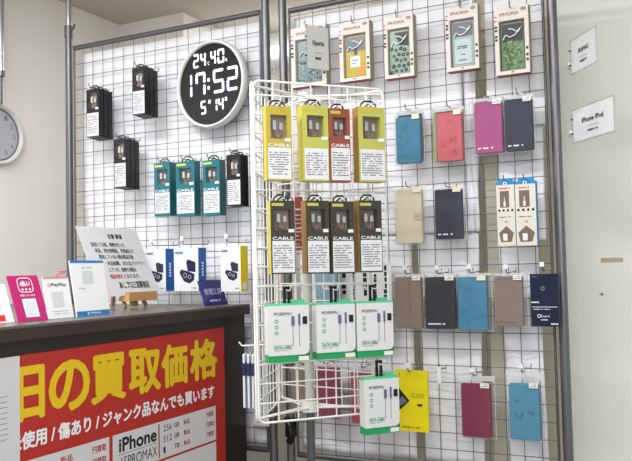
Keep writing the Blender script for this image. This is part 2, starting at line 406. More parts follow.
MB(mat('dull_paper', (212, 212, 214), .7)).box(ya-.02, yw, 0, .0015, Z(-.80), zw).build('paper', t)
m = MB(GINK)
for k in range(9): m.quad(ya, P(6, 400)[0], P(5, 396+5.4*k)[1]-.0012, P(5, 396+5.4*k)[1])
m.build('printed_lines', t)

# ---------------------------------------------------------------- stands on the counter (all face the customer side, +x)
def stand(name, label, cat, u0, u1, vb, vt, X, lean=20, thick=.003, body=WPL):
    y0 = atx(u0, vb, X).y; y1 = atx(u1, vb, X).y
    sh = math.tan(math.radians(lean))
    yt = atx((u0+u1)/2-8, vt, X-.03); h = (yt.z-Z(zt))/math.cos(math.radians(lean))
    t = thing(name, label, cat, (X, (y0+y1)/2, Z(zt)+.0012), math.pi/2, rx=-math.radians(lean), group=None)
    wd = (y1-y0)/2
    MB(body).box(-wd, wd, 0, thick, 0, h).build('card', t)
    hh = h*.55; m = MB(CLR); L = math.radians(lean)     # fold-out back leg
    by, bz = (hh*math.sin(L)*1.7), 0
    # in tilted local axes: foot point on the counter behind
    fy = by*math.cos(L)+0*math.sin(L); fz = by*math.sin(L)
    m.add([(-wd*.4, thick, hh), (wd*.4, thick, hh), (wd*.4, fy, fz), (-wd*.4, fy, fz), (-wd*.4, thick+.002, hh), (wd*.4, thick+.002, hh), (wd*.4, fy+.002, fz), (-wd*.4, fy+.002, fz)],
          [(0, 1, 2, 3), (7, 6, 5, 4), (0, 4, 5, 1), (1, 5, 6, 2), (2, 6, 7, 3), (3, 7, 4, 0)])
    m.build('back_leg', t)
    return t, wd, h
MAG = mat('magenta_card', (178, 28, 104), .35); MAGRED = mat('bright_red_print', (214, 48, 40), .4); SKY = mat('blue_band', (38, 122, 190), .4)
QRB = mat('pale_code_field', (206, 210, 212), .6, var=.06, vs=260)
t, wd, h = stand('payment_card', 'white payment card with red bands cut off by the left edge of the photo', 'payment card', -18, 14.5, 322, 285, -1.485)
MB(MAGRED).quad(-wd, wd*.62, h*.82, h*.97).build('red_band', t); MB(MAGRED).quad(-wd*.4, wd*.5, h*.04, h*.20).build('red_band', t)
MB(QRB).quad(-wd*.5, wd*.42, h*.32, h*.74).build('code_field', t)
t, wd, h = stand('payment_card', 'magenta payment card with a white rounded logo frame and empty white square', 'payment card', 19, 49, 321, 276, -1.475, body=MAG)
m = MB(WINK); x0, x1, z0, z1 = -wd*.5, wd*.5, h*.62, h*.95
A = m.rr(x0, x1, z0, z1, .012); B = m.rr(x0+.002, x1-.002, z0+.002, z1-.002, .0105); n = len(A)
m.add([(p[0], -.0009, p[1]) for p in A]+[(p[0], -.0009, p[1]) for p in B], [(i, (i+1) % n, (i+1) % n+n, i+n) for i in range(n)])
m.text('d払い', x0+.008, x1-.008, h*.76, h*.88, bold=.03)
for k in (-1, 0, 1): m.disc(k*wd*.24, h*.69, .003, -.0009, 8)
m.build('logo', t)
MB(WINK).text('対応しています', -wd*.5, wd*.5, h*.535, h*.575, bold=.02).build('printed_text', t)
MB(WINK).quad(-wd*.45, wd*.45, h*.08, h*.48).build('code_frame', t)
MB(QRB).quad(-wd*.37, wd*.37, h*.12, h*.44, -.0011).build('code_field', t)
t, wd, h = stand('payment_card', 'white payment card with black lettering, pink edge line and red wave at its top', 'payment card', 48.5, 74, 319, 277.5, -1.475, lean=11)
m = MB(mat('pink_line', (226, 130, 140), .5)); m.quad(-wd, wd, h*.965, h, -.0009); m.build('top_line', t)
m = MB(MAGRED); m.tube([(0, 0, h*1.0), (wd*.3, 0, h*1.07), (wd*.8, 0, h*1.1), (wd*.95, 0, h*1.16), (wd*.7, 0, h*1.13), (wd*.3, 0, h*1.12)], .0012, 6)
m.text('PayPay', 0, .001, 0, .001) if False else None
m.build('wave_mark', t)
m = MB(INK); m.text('PayPay', -wd*.45, wd*.75, h*.76, h*.85, bold=.02); m.build('printed_text', t)
m = MB(MAGRED); m.ring(-wd*.62, h*.80, .003, .0045, -.0009, 12); m.build('red_mark', t)
MB(QRB).quad(-wd*.5, wd*.4, h*.28, h*.64).build('code_field', t)
MB(GINK).dashes(-wd*.6, wd*.7, h*.08, h*.2, 2, .2).build('fine_print', t)
t, wd, h = stand('payment_card', 'tall white payment card with blue bands at top and bottom, beside the easel sign', 'payment card', 77, 110.5, 317, 261, -1.47, lean=10)
MB(SKY).quad(-wd, wd, h*.955, h*1.0).build('blue_band', t); MB(SKY).quad(-wd*.98, wd*.98, 0, h*.09).build('blue_band', t)
MB(SKY).text('ID・PAY', -wd*.32, wd*.25, h*.855, h*.885, bold=.01).build('heading', t)
MB(QRB).quad(-wd*.38, wd*.25, h*.58, h*.81).build('code_field', t)
MB(INK).text('Alipay', -wd*.3, wd*.3, h*.93-.012, h*.93-.006).build('printed_text', t) if False else None
MB(MAGRED).text('V Pay', -wd*.7, -wd*.3, h*.475, h*.505, bold=.03).build('red_text', t)
m = MB(WINK); m.ring(-wd*.32, h*.047, .002, .0036, -.0009, 12); m.text('Alipay', -wd*.2, wd*.42, h*.028, h*.068, bold=.02); m.build('band_lettering', t)

# easel with its sign
X = -1.66; y0 = atx(97, 300, X).y; y1 = atx(156, 300, X).y; lean = math.radians(25)
zbs = atx(126, 296, X).z; zts = atx(105, 228, X-.08).z
PINE = mat('pine_wood', (196, 150, 92), .5, var=.12, vs=10, stretch=(1, 1, 8))
cy = (y0+y1)/2; shy = atx(133, 306, X).y
t = thing('tabletop_easel', 'small light wooden easel holding the laminated notice on the counter', 'easel', (X, shy, Z(zt)), math.pi/2)
zl = zbs-Z(zt)
def slab(m, a, b, wx, wy):
    a, b = Vector(a), Vector(b); d = (b-a).normalized(); s = d.cross(Vector((0, 1, 0))).normalized(); n = s.cross(d)
    vs = [p+s*i*wx+n*j*wy for p in (a, b) for i, j in ((-1, -1), (1, -1), (1, 1), (-1, 1))]
    m.add(vs, [(0, 1, 2, 3), (7, 6, 5, 4), (0, 4, 5, 1), (1, 5, 6, 2), (2, 6, 7, 3), (3, 7, 4, 0)])
tl = math.tan(lean)
for sx, nm in ((-1, 'leg'), (1, 'leg')):
    m = MB(PINE); slab(m, (sx*.052, -.012, .003), (sx*.012, -.012+.17*tl, .17), .0055, .004); m.build('leg', t)
m = MB(PINE); slab(m, (0, .085, .003), (0, -.012+.165*tl+.008, .165), .0055, .004); m.build('rear_leg', t)
MB(PINE).box(-.064, .072, -.040, .002, zl-.016, zl-.001).box(-.064, .072, -.040, -.024, zl-.001, zl+.012).build('ledge', t)
MB(PINE).box(-.012, .012, -.010, .004, zl-.034, zl-.0165).build('ledge_bracket', t)
wd = (y1-y0)/2; h = (zts-zbs)/math.cos(lean)
t = thing('laminated_notice', 'laminated white notice with Japanese printed lines resting on the wooden easel', 'notice', (X+.018, cy, zbs+.002), math.pi/2, rx=-lean)
MB(GREYP).box(-wd, wd, 0, .0014, 0, h).build('sheet', t)
m = MB(INK)
m.text('注意 事項', -wd*.10, wd*.38, h*.83, h*.90, bold=.02)
L = [('当店にて以前、修理を行った', -.74, .36, .71), ('本品、他社修理品、改造品など', -.68, .62, .62), ('使用していない場合部品交換', -.62, .52, .53),
     ('・水没故障、またはバッテリー', -.50, .86, .435), ('にてつき、故障を保証は', -.46, .46, .34)]
for s, a, b, z in L: m.text(s, wd*a, wd*b, h*z, h*(z+.062), bold=.012)
m.text('となります。', wd*-.04, wd*.50, h*.245, h*.305, bold=.012)
m.text('あしプロ三宮駅前店', -wd*.30, wd*.72, h*.10, h*.20, bold=.02)
m.build('printed_text', t)
MB(RINK).text('保証対象外', -wd*.50, -wd*.08, h*.245, h*.308, bold=.02).build('red_text', t)

# navy sign
NAVY = mat('navy_card', (38, 34, 104), .3, var=.1, vs=60)
t, wd, h = stand('shop_card', 'small navy blue sign with pale lettering at the far end of the counter', 'sign', 205.5, 228, 304.5, 281, -1.45, body=NAVY)
m = MB(mat('pale_lilac_ink', (190, 184, 220), .5)); m.text('修理工房', -wd*.75, wd*.7, h*.42, h*.68, bold=.01); m.dashes(-wd*.5, wd*.45, h*.12, h*.24, 1, .7); m.build('lettering', t)

# ---------------------------------------------------------------- clocks
p = aty(211.5, 85, -.005); R = .153
t = thing('digital_wall_clock', 'round black digital clock with white rim showing 17:52 on the left grid panel', 'clock', (p.x+.026, -.024, p.z-.008), math.radians(-6.5))
RIM = mat('white_rim', (232, 232, 230), .35)
m = MB(RIM); n = 64; prof = [(R*.925, -.020), (R*.935, -.030), (R*.965, -.034), (R*.99, -.030), (R, -.020), (R, -.003), (R*.97, 0)]
vs = []; fs = []
for i in range(n):
    a = 2*math.pi*i/n
    for rr_, yy in prof: vs.append((rr_*math.cos(a), yy, rr_*math.sin(a)))
k = len(prof)
for i in range(n):
    for j in range(k-1): fs.append((i*k+j, ((i+1) % n)*k+j, ((i+1) % n)*k+j+1, i*k+j+1))
m.add(vs, fs, True); m.build('rim', t)
MB(mat('clock_face_black', (8, 8, 12), .25)).cyl(0, 0, R*.93, -.022, -.002, 64).build('face', t)
SEG = {'0': 'abcdef', '1': 'bc', '2': 'abged', '4': 'fgbc', '5': 'afgcd', '7': 'abcf'}
def seg(m, ch, x, z, w_, h_, tk, y=-.0228):
    g = tk*.25
    for s in SEG[ch]:
        if s in 'agd':
            zz = {'a': z+h_-tk/2, 'g': z+h_/2, 'd': z+tk/2}[s]
            m.poly([(x+g, zz), (x+tk*.55, zz-tk/2), (x+w_-tk*.55, zz-tk/2), (x+w_-g, zz), (x+w_-tk*.55, zz+tk/2), (x+tk*.55, zz+tk/2)], y)
        else:
            xx = x+tk/2 if s in 'fe' else x+w_-tk/2
            za, zb_ = (z+h_/2, z+h_) if s in 'fb' else (z, z+h_/2)
            m.poly([(xx, za+g), (xx+tk/2, za+tk*.55), (xx+tk/2, zb_-tk*.55), (xx, zb_-g), (xx-tk/2, zb_-tk*.55), (xx-tk/2, za+tk*.55)], y)
LED = mat('led_lilac', (226, 216, 255), .5, emit=1.0); LEDW = mat('led_white', (240, 240, 250), .5, emit=.95)
m = MB(LED); W_, H_, T_ = .046, .084, .0105
seg(m, '1', -.112, -.036, .028, H_, .009); seg(m, '7', -.068, -.036, W_, H_, T_); seg(m, '5', .012, -.036, W_+.004, H_, T_); seg(m, '2', .073, -.036, W_+.004, H_, T_)
for zz in (-.012, .016): m.quad(-.013, -.003, zz-.006, zz+.006, -.0228)
m.build('time_digits', t)
m = MB(LEDW)
seg(m, '2', -.078, .066, .027, .050, .0075); seg(m, '4', -.044, .066, .025, .050, .0075); seg(m, '4', .002, .066, .025, .050, .0075); seg(m, '0', .034, .066, .030, .050, .0075)
m.text('°C', -.014, -.003, .068, .080, y=-.0228); m.text('%', .068, .077, .068, .080, y=-.0228)
m.build('climate_digits', t)
m = MB(LEDW)
seg(m, '5', -.046, -.102, .025, .048, .007); m.text('月', -.012, -.001, -.068, -.055, y=-.0228, bold=.02); m.build('month_digits', t); m = MB(LEDW); seg(m, '1', .014, -.098, .016, .044, .007); seg(m, '4', .034, -.098, .024, .044, .007)
m.text('日', .064, .073, -.068, -.055, y=-.0228, bold=.02)
m.build('day_digits', t)

t = thing('round_wall_clock', 'round analogue clock with pale face, cut off by the left edge of the photo', 'clock', (-2.604, -.020, Z(.583)), math.pi/2)
R = .126; prof = [(R*.86, -.012), (R*.90, -.026), (R*.95, -.030), (R*.99, -.026), (R, -.015), (R, 0)]
vs = []; fs = []; k = len(prof)
for i in range(n):
    a = 2*math.pi*i/n
    for rr_, yy in prof: vs.append((rr_*math.cos(a), yy, rr_*math.sin(a)))
for i in range(n):
    for j in range(k-1): fs.append((i*k+j, ((i+1) % n)*k+j, ((i+1) % n)*k+j+1, i*k+j+1))
m = MB(RIM); m.add(vs, fs, True); m.build('rim', t)
m = MB(mat('rim_shade_dark', (60, 60, 66), .3)); m.ring(0, 0, R*.82, R*.90, -.0135, 48); m.build('rim_shade_ring', t)  # dark ring paints the shadow inside the rim
MB(mat('clock_face_lilac', (196, 198, 212), .4)).cyl(0, 0, R*.88, -.012, -.001, 48).build('face', t)
m = MB(GINK)
for k in range(1, 13):
    a = math.radians(90-30*k); x, z = R*.66*math.cos(a), R*.66*math.sin(a)
    m.text(str(k), x-.008*(1+(k > 9)*.6), x+.008*(1+(k > 9)*.6), z-.010, z+.010, y=-.0128)
m.build('numerals', t)
m = MB(INK); m.tube([(0, -.016, 0), (-.03, -.016, .05)], .0018, 6); m.tube([(0, -.018, 0), (-.02, -.018, -.085)], .0014, 6); m.build('hands', t)
MB(CLR).cyl(0, 0, R*.86, -.0215, -.0205, 48).build('glass', t)

# ---------------------------------------------------------------- hooks
def hook(x, y0, z, length, label, rz=0, holder=None, up_=.012, group='chrome display hooks', hw=.011, wm=None):
    t = thing('display_hook', label, 'hook', (x, y0, z), rz, group)
    m = MB(wm or HOOKM); m.tube([(0, -.003, 0), (0, -length, -.002), (0, -length-.006, up_*.4), (0, -length-.009, up_)], .0016, 6); m.build('prong', t)
    m = MB(wm or HOOKM); m.tube([(-hw, -.0045, .001), (hw, -.0045, .001)], .002, 6)
    for s in (-1, 1): m.tube([(s*hw, -.0045, .001), (s*hw, -.0045, .010), (s*hw, .001, .012)], .0015, 6)
    m.build('back_bracket', t)
    if holder:
        m = MB(WPL); m.rbox(-holder[0]/2, holder[0]/2, -length-.013, -length-.011, up_-.002, up_-.002+holder[1], .002)
        m.build('price_holder', t)
    return t

# measured front rectangle (pixels) on a plane parallel to the panel -> centre x, z0, width, height
def rect(u0, u1, v0, v1, Y):
    um, vm = (u0+u1)/2, (v0+v1)/2
    a, b = aty(u0, vm, Y), aty(u1, vm, Y); c, d = aty(um, v1, Y), aty(um, v0, Y)
    return (a.x+b.x)/2, c.z, b.x-a.x, d.z-c.z
# spinner face (front, between corners L and R)
SL, SR, SB = Vector((-1.040, -.58, 0)), Vector((-.780, -.29, 0)), Vector((-1.155, -.25, 0))
SZ0, SZ1 = Z(-.387), Z(.491)
fu = (SR-SL).normalized(); fn = Vector((fu.y, -fu.x, 0)); fang = math.atan2(fu.y, fu.x)
def onface(u, v, off):
    d = ray(u, v); o = SL+fn*off; k = (o-CAM).dot(fn)/d.dot(fn); q = CAM+d*k
    return (q-SL).dot(fu), q.z
def frect(u0, u1, v0, v1, off):
    um, vm = (u0+u1)/2, (v0+v1)/2
    a, b = onface(u0, vm, off)[0], onface(u1, vm, off)[0]
    return (a+b)/2, onface(um, v1, off)[1], b-a, onface(um, v0, off)[1]-onface(um, v1, off)[1]

# ---------------------------------------------------------------- hanging cable boxes
METALP = mat('cable_plug', (200, 196, 190), .3, .5); BRZ = mat('bronze_cable', (146, 118, 100), .4, .3)
def hanger(m, h, w_=.018, hh=.014, y=.006):
    m.tube([(-w_, y, h-.001), (-w_*.95, y, h+hh*.5), (-w_*.45, y, h+hh), (w_*.45, y, h+hh), (w_*.95, y, h+hh*.5), (w_, y, h-.001)], .0024, 6)
    m.tube([(-w_*.6, y, h), (0, y, h+hh*.62), (w_*.6, y, h)], .0020, 6)
def cable_box(label, group, loc, rz, w_, h, d, col, sidecol, textcol, s=1, lab0=.02, lab1=.46, win=(.56, .90), word='CABLE', header=None, wincol=None, foot=.0):
    t = thing('cable_box', label, 'cable box', loc, rz, group); x = w_/2
    m = MB(col); m.add([(-x, 0, 0), (x, 0, 0), (x, 0, h), (-x, 0, h), (-x, 0.0, 0)], [(0, 1, 2, 3)])
    # carton with an opening: frame + back
    wx = x*.66; z0, z1 = h*win[0], h*win[1]; m = MB(col)
    m.box(-x, x, 0, d, 0, z0); m.box(-x, x, 0, d, z1, h); m.box(-x, -wx, 0, d, z0, z1); m.box(wx, x, 0, d, z0, z1); m.box(-wx, wx, d*.75, d, z0, z1)
    m.use(sidecol); m.box(-x-.0006, -x, .0005, d, 0, h); m.box(x, x+.0006, .0005, d, 0, h)
    m.build('carton', t)
    MB(wincol or mat('window_backing', (150, 140, 134), .6)).quad(-wx, wx, z0, z1, d*.74).build('inner_card', t)
    m = MB(METALP)
    for sx, wz in ((-.45, .5), (.35, .38)):
        m.rbox(sx*wx-.0042, sx*wx+.0042, d*.2, d*.55, z0+(z1-z0)*.38, z0+(z1-z0)*(.38+wz*.8), .002)
    m.use(BRZ)
    for sx in (-.45, .35): m.tube([(sx*wx, d*.4, z0+(z1-z0)*.40), (sx*wx, d*.4, z0+(z1-z0)*.15), (0, d*.45, z0+.004)], .0026, 6)
    m.build('coiled_cable', t)
    MB(CLR).quad(-wx, wx, z0, z1, -.0004).build('window', t)
    lb = MB(PAPER2); lb.quad(-x*.90, x*.94, h*lab0, h*lab1, -.0006); lo = lb.build('label', t)
    MB(MINK).dashes(-x*.80, x*.84, h*(lab0+.05), h*(lab1-.05), 10, .40, -.0011, seed=int(abs(loc[0])*1000)).build('printed_text', lo)
    if word: MB(textcol).text(word, -x*.86, x*.86, h*(lab1+.015), h*(lab1+.055), bold=.03, y=-.0008).build('lettering', t)
    if header: MB(header).quad(-x*.9, x*.1, h*.925, h*.965).build('header_mark', t)
    m = MB(WPL); m.quad(x*.45, x*.92, h*(win[0]-.035), h*(win[0]+.01), -.0012); m.build('price_sticker', t)
    m = MB(BPL); hanger(m, h, w_*.30, w_*.24, d*.5); m.build('hanger', t)
    return t
G_ = 'cable boxes on the left grid panel'
# black boxes, stacked one behind another on each hook
blacks = [((86.5, 99, 89, 137), 'leftmost black cable boxes', 3), ((132.3, 144.8, 67.5, 114.5), 'black cable boxes nearest the top of the left panel', 3),
          ((114, 126, 139, 187.5), 'lowest black cable boxes, under the other two', 3), ((226.8, 240.6, 154.5, 205.5), 'black cable boxes right of the teal ones', 2)]
ord_ = ['front box', 'middle box', 'rear box']
BSIDE = mat('black_glossy_side', (20, 20, 24), .2)
for (r_, nm, n_) in blacks:
    Y = -.105; x, z0, w_, h = rect(*r_, Y)
    a = cable_box('%s of the %s' % (ord_[0], nm), G_, (x, Y, z0), 0, w_, h, .022, BLK, BSIDE, WINK, word=None, lab1=.50, win=(.60, .92), header=None)
    for k in range(1, n_): dup(a, (x+.0015*k, Y+.0235*k, z0-.002*k), '%s of the %s' % ('rear box' if k == n_-1 else 'middle box', nm))
    hook(x, 0, z0+h+w_*.12, .118, 'chrome hook carrying the %s' % nm)
TEAL = mat('teal_carton', (26, 112, 124), .4); TEALD = mat('teal_side', (10, 96, 104), .3)
for (r_, nm) in (((154.3, 170, 163, 216), 'left'), ((176, 194.6, 161.5, 216), 'middle'), ((202.8, 219.8, 160, 215.5), 'right')):
    Y = -.085; x, z0, w_, h = rect(*r_, Y)
    cable_box('%s one of the three teal cable boxes on the left panel' % {'left': 'leftmost', 'middle': 'centre', 'right': 'rightmost'}[nm], G_, (x, Y, z0), 0, w_, h, .034, TEAL, TEALD, WINK, lab0=.05, lab1=.44, win=(.60, .88), header=mat('lime_mark', (200, 214, 90), .5), wincol=mat('window_grey', (130, 128, 126), .6))
    hook(x, 0, z0+h+w_*.12, .100, 'chrome hook carrying the %s teal cable box' % nm)
# earphone boxes
BW = mat('white_carton', (226, 226, 226), .4); EBL = mat('box_blue', (16, 92, 170), .4); EYE = mat('box_yellow', (246, 220, 40), .4); EN = mat('navy_plastic', (30, 38, 70), .25)
for (r_, sd, lab) in (((146, 165.8, 249, 291.3), EBL, 'white earphone box with blue side, half hidden behind the easel notice'), ((174.3, 198.5, 248, 291), EBL, 'white earphone box with blue side, fully visible, middle of three'),
                      ((220.7, 240.6, 246, 291.5), EYE, 'white earphone box with yellow side beside the spinner rack')):
    Y = -.120; x, z0, w_, h = rect(*r_, Y); d = .045
    t = thing('earphone_box', lab, 'earphone box', (x, Y, z0), 0, 'earphone boxes hung low on the left panel')
    m = MB(BW); m.box(-w_/2, w_/2-.0006, 0, d, 0, h); m.use(sd); m.box(w_/2-.0006, w_/2+.0006, 0, d, 0, h); m.build('carton', t)
    m = MB(EN); s = w_/.1
    c = (w_*.02, h*.42)
    m.poly([(c[0]-.002*s, c[1]+.036*s), (c[0]+.004*s, c[1]+.046*s), (c[0]+.036*s, c[1]+.036*s), (c[0]+.036*s, c[1]+.002*s), (c[0]+.004*s, c[1]+.006*s)])
    m.poly([(c[0]-.03*s, c[1]), (c[0]-.024*s, c[1]+.012*s), (c[0]+.004*s, c[1]+.006*s), (c[0]+.032*s, c[1]-.004*s), (c[0]+.03*s, c[1]-.024*s), (c[0]+.012*s, c[1]-.036*s), (c[0]-.012*s, c[1]-.028*s)], -.0008)
    m.use(METALP); m.ring(c[0]-.006*s, c[1]-.008*s, .006*s, .008*s, -.0011, 12); m.ring(c[0]+.012*s, c[1]-.014*s, .005*s, .007*s, -.0011, 12); m.build('earbud_picture', t)
    MB(mat('blue_ink', (50, 120, 190), .5)).dashes(-w_*.45, -w_*.12, h*.86, h*.92, 1, .9).build('logo', t)
    MB(GINK).dashes(w_*.2, w_*.44, h*.05, h*.09, 1, .5).build('fine_print', t)
    if sd is EYE:
        m = MB(WINK); m.add([(w_/2+.0012, d*.5+.014*math.cos(a*.5236), h*.12+.014*math.sin(a*.5236)) for a in range(12)], [tuple(range(12))]); m.build('round_mark', t)
    else:
        m = MB(WINK); rn = random.Random(2)
        for k in range(5): m.add([(w_/2+.0012, d*.38, h*(.34+.07*k)), (w_/2+.0012, d*.62, h*(.34+.07*k)), (w_/2+.0012, d*.62, h*(.34+.07*k)+h*.045), (w_/2+.0012, d*.38, h*(.34+.07*k)+h*.045)], [(0, 1, 2, 3)])
        m.build('side_lettering', t)
    m = MB(CLR); m.box(-.014, .014, d*.45, d*.5, h, h+.018); m.build('hang_tab', t)
    hook(x, 0, z0+h+.014, .132, 'hook with price holder over the %s' % {0: 'half hidden earphone box', 1: 'fully visible earphone box', 2: 'yellow-sided earphone box'}[0 if r_[0] < 150 else 1 if r_[0] < 200 else 2], holder=(.012, .016))

# ---------------------------------------------------------------- boxed phone cases, top row of the right panel
CREAM = mat('cream_carton', (226, 214, 204), .45, var=.03); PINKS = mat('dusty_red_inner', (150, 60, 66), .5); OLV = mat('grey_olive_side', (150, 150, 128), .5)
def iph(label, r_, style, Y=-.075, d=.032):
    x, z0, w_, h = rect(*r_, Y); t = thing('boxed_phone_case', label, 'boxed phone case', (x, Y, z0), 0, 'boxed phone cases in the top row'); X_ = w_/2
    z1 = h*.80; zb = h*.055; wx = X_*.76
    m = MB(CREAM); m.box(-X_, X_, 0, d, 0, zb); m.box(-X_, X_, 0, d, z1, h); m.box(-X_, -wx, 0, d, zb, z1); m.box(wx, X_, 0, d, zb, z1); m.box(-wx, wx, d*.8, d, zb, z1)
    m.use(PINKS); m.quad(-X_, X_, -.0, .0) if False else m.box(-X_*.98, X_*.98, .001, d-.001, -.0006, 0)
    m.use(OLV); m.box(X_, X_+.0006, .002, d, 0, h)
    m.build('carton', t)
    cz0, cz1 = zb+.002, z1-.004; H_ = cz1-cz0; cw = wx*.92
    base = {'blue': (120, 142, 146), 'yellow': (186, 166, 52), 'spot': (140, 166, 146), 'pale': (160, 176, 176), 'leaf': (104, 134, 92)}[style]
    m = MB(mat('case_'+style, base, .3, var=.12, vs=70)); m.rbox(-cw, cw, d*.30, d*.62, cz0, cz1, .008, .002)
    yf = d*.30-.0007; rn = random.Random(len(label))
    if style == 'yellow':
        m.use(mat('case_orange', (206, 146, 50), .4)); m.poly([(cw*.2, cz0+.004), (cw*.85, cz0+.004), (cw*.85, cz0+H_*.5)], yf)
        m.use(mat('bottle_grey', (96, 104, 110), .3)); m.quad(-cw*.9, cw*.9, cz0+H_*.62, cz0+H_*.97, yf)
        m.use(BPL); m.quad(-cw*.12, cw*.14, cz0+H_*.54, cz0+H_*.72, yf-.0003)
        m.use(WINK); m.quad(-cw*.5, cw*.42, cz0+H_*.24, cz0+H_*.50, yf-.0004); m.use(INK); m.dashes(-cw*.3, cw*.3, cz0+H_*.30, cz0+H_*.44, 2, .35, yf-.0008)
    elif style == 'spot':
        m.use(mat('spot_black', (24, 36, 34), .4)); m.poly([(-cw*.5, cz0+H_*.95), (cw*.9, cz0+H_*.95), (cw*.9, cz0+H_*.62), (0, cz0+H_*.66)][::-1], yf)
        for i in range(4):
            for j in range(5):
                cx = -cw*.8+cw*1.6*(i+.5*(j % 2))/3.5+rn.uniform(-.002, .002); cz = cz0+H_*(.06+.125*j)+rn.uniform(-.003, .003)
                if abs(cx) < cw*.85: m.ring(cx, cz, .0018, .0048+.0022*rn.random(), yf-.0003, 7)
    elif style == 'blue':
        m.use(mat('spot_grey', (70, 84, 80), .5))
        for k in range(46):
            cx, cz = rn.uniform(-.85, .85)*cw, cz0+H_*rn.uniform(.03, .55); m.disc(cx, cz, rn.uniform(.0015, .0045), yf-.0003*(1+k % 3), 6)
        m.use(mat('spot_pale', (206, 214, 204), .5))
        for k in range(40):
            cx, cz = rn.uniform(-.85, .85)*cw, cz0+H_*rn.uniform(.03, .6); m.disc(cx, cz, rn.uniform(.001, .003), yf-.0012, 6)
    elif style == 'pale':
        m.use(mat('bottle_grey', (96, 104, 110), .3)); m.quad(-cw*.9, cw*.9, cz0+H_*.66, cz0+H_*.97, yf)
        m.use(mat('pale_blue_label', (190, 206, 206), .5)); m.rbox(-cw*.75, cw*.75, yf-.0006, yf, cz0+H_*.06, cz0+H_*.60, .003)
        m.use(INK); m.dashes(-cw*.5, cw*.5, cz0+H_*.38, cz0+H_*.46, 2, .6, yf-.001); m.dashes(-cw*.15, cw*.2, cz0+H_*.24, cz0+H_*.28, 1, .6, yf-.001); m.dashes(-cw*.4, cw*.4, cz0+H_*.12, cz0+H_*.16, 1, .6, yf-.001)
    else:
        m.use(mat('night_black', (34, 38, 46), .4)); m.quad(-cw*.88, cw*.9, cz0+H_*.60, cz0+H_*.96, yf)
        for k in range(70):
            a = rn.uniform(0, 6.28); cx, cz = rn.uniform(-.72, .72)*cw, cz0+H_*rn.uniform(.05, .60); l = rn.uniform(.005, .011)
            m.use(mat('leaf_%d' % (k % 3), [(60, 98, 66), (150, 176, 120), (84, 118, 70)][k % 3], .5))
            ca, sa = math.cos(a)*l, math.sin(a)*l
            m.poly([(cx-ca, cz-sa), (cx+sa*.3, cz-ca*.3), (cx+ca, cz+sa), (cx-sa*.3, cz+ca*.3)], yf-.0003*(1+k % 4))
    m.build('phone_case', t)
    m = MB(WPL)    # white looped tube across the upper case
    zc = cz0+H_*.74
    m.tube([(-cw*.8, d*.2, zc-.014), (-cw*.55, d*.18, zc+.000), (-cw*.2, d*.18, zc-.008), (cw*.25, d*.18, zc-.003), (cw*.6, d*.18, zc+.012), (cw*.85, d*.2, zc+.020), (cw*.5, d*.18, zc+.004), (cw*.05, d*.18, zc+.014), (-cw*.3, d*.2, zc+.017)], .0021, 6)
    m.build('white_squiggle', t)
    MB(CLR).quad(-wx, wx, zb, z1, .001).build('window', t)
    MB(MINK).text('IPHORIA', -X_*.68, X_*.45, h*.868, h*.918, bold=.0).build('lettering', t)
    m = MB(mat('seal_grey', (150, 146, 132), .5)); m.disc(X_*.72, h*.94, h*.028, -.0009, 16, X_*.17); m.build('oval_seal', t)
    m = MB(BLK)
    for z in (.70, .65, .56, .51): m.quad(-X_*.99, -X_*.84, h*z, h*(z+.032))
    m.build('edge_marks', t); m = MB(BLK)
    for z in (.34, .24, .17): m.quad(X_*.82, X_*.95, h*z, h*(z+.04))
    m.build('edge_marks', t); m = MB(RINK)
    for z in (.80, .86): m.quad(-X_*.99, -X_*.86, h*z, h*(z+.015))
    m.build('red_marks', t); m = MB(RINK); m.disc(0, h*.03, .002, -.0009, 8, .004); m.build('red_marks', t)
    hook(x, 0, z0+h*.985, abs(Y)+.012, 'hook holding the %s' % label.split(' in ')[0].replace('boxed ', ''), up_=.016)
iph('boxed mottled blue-grey phone case in the top row, partly behind the grey tag', (291, 326, 26, 86), 'blue')
iph('boxed yellow perfume-bottle phone case in the top row', (339.5, 369.6, 21.5, 80.5), 'yellow')
iph('boxed green leopard-spot phone case in the top row', (384, 413.3, 15.5, 77.5), 'spot')
iph('boxed pale blue phone case with a printed label in the top row', (446, 478.3, 5.5, 70), 'pale')
iph('boxed dark phone case with green leaves in the top row, nearest the right pole', (495, 529, 6, 74), 'leaf')

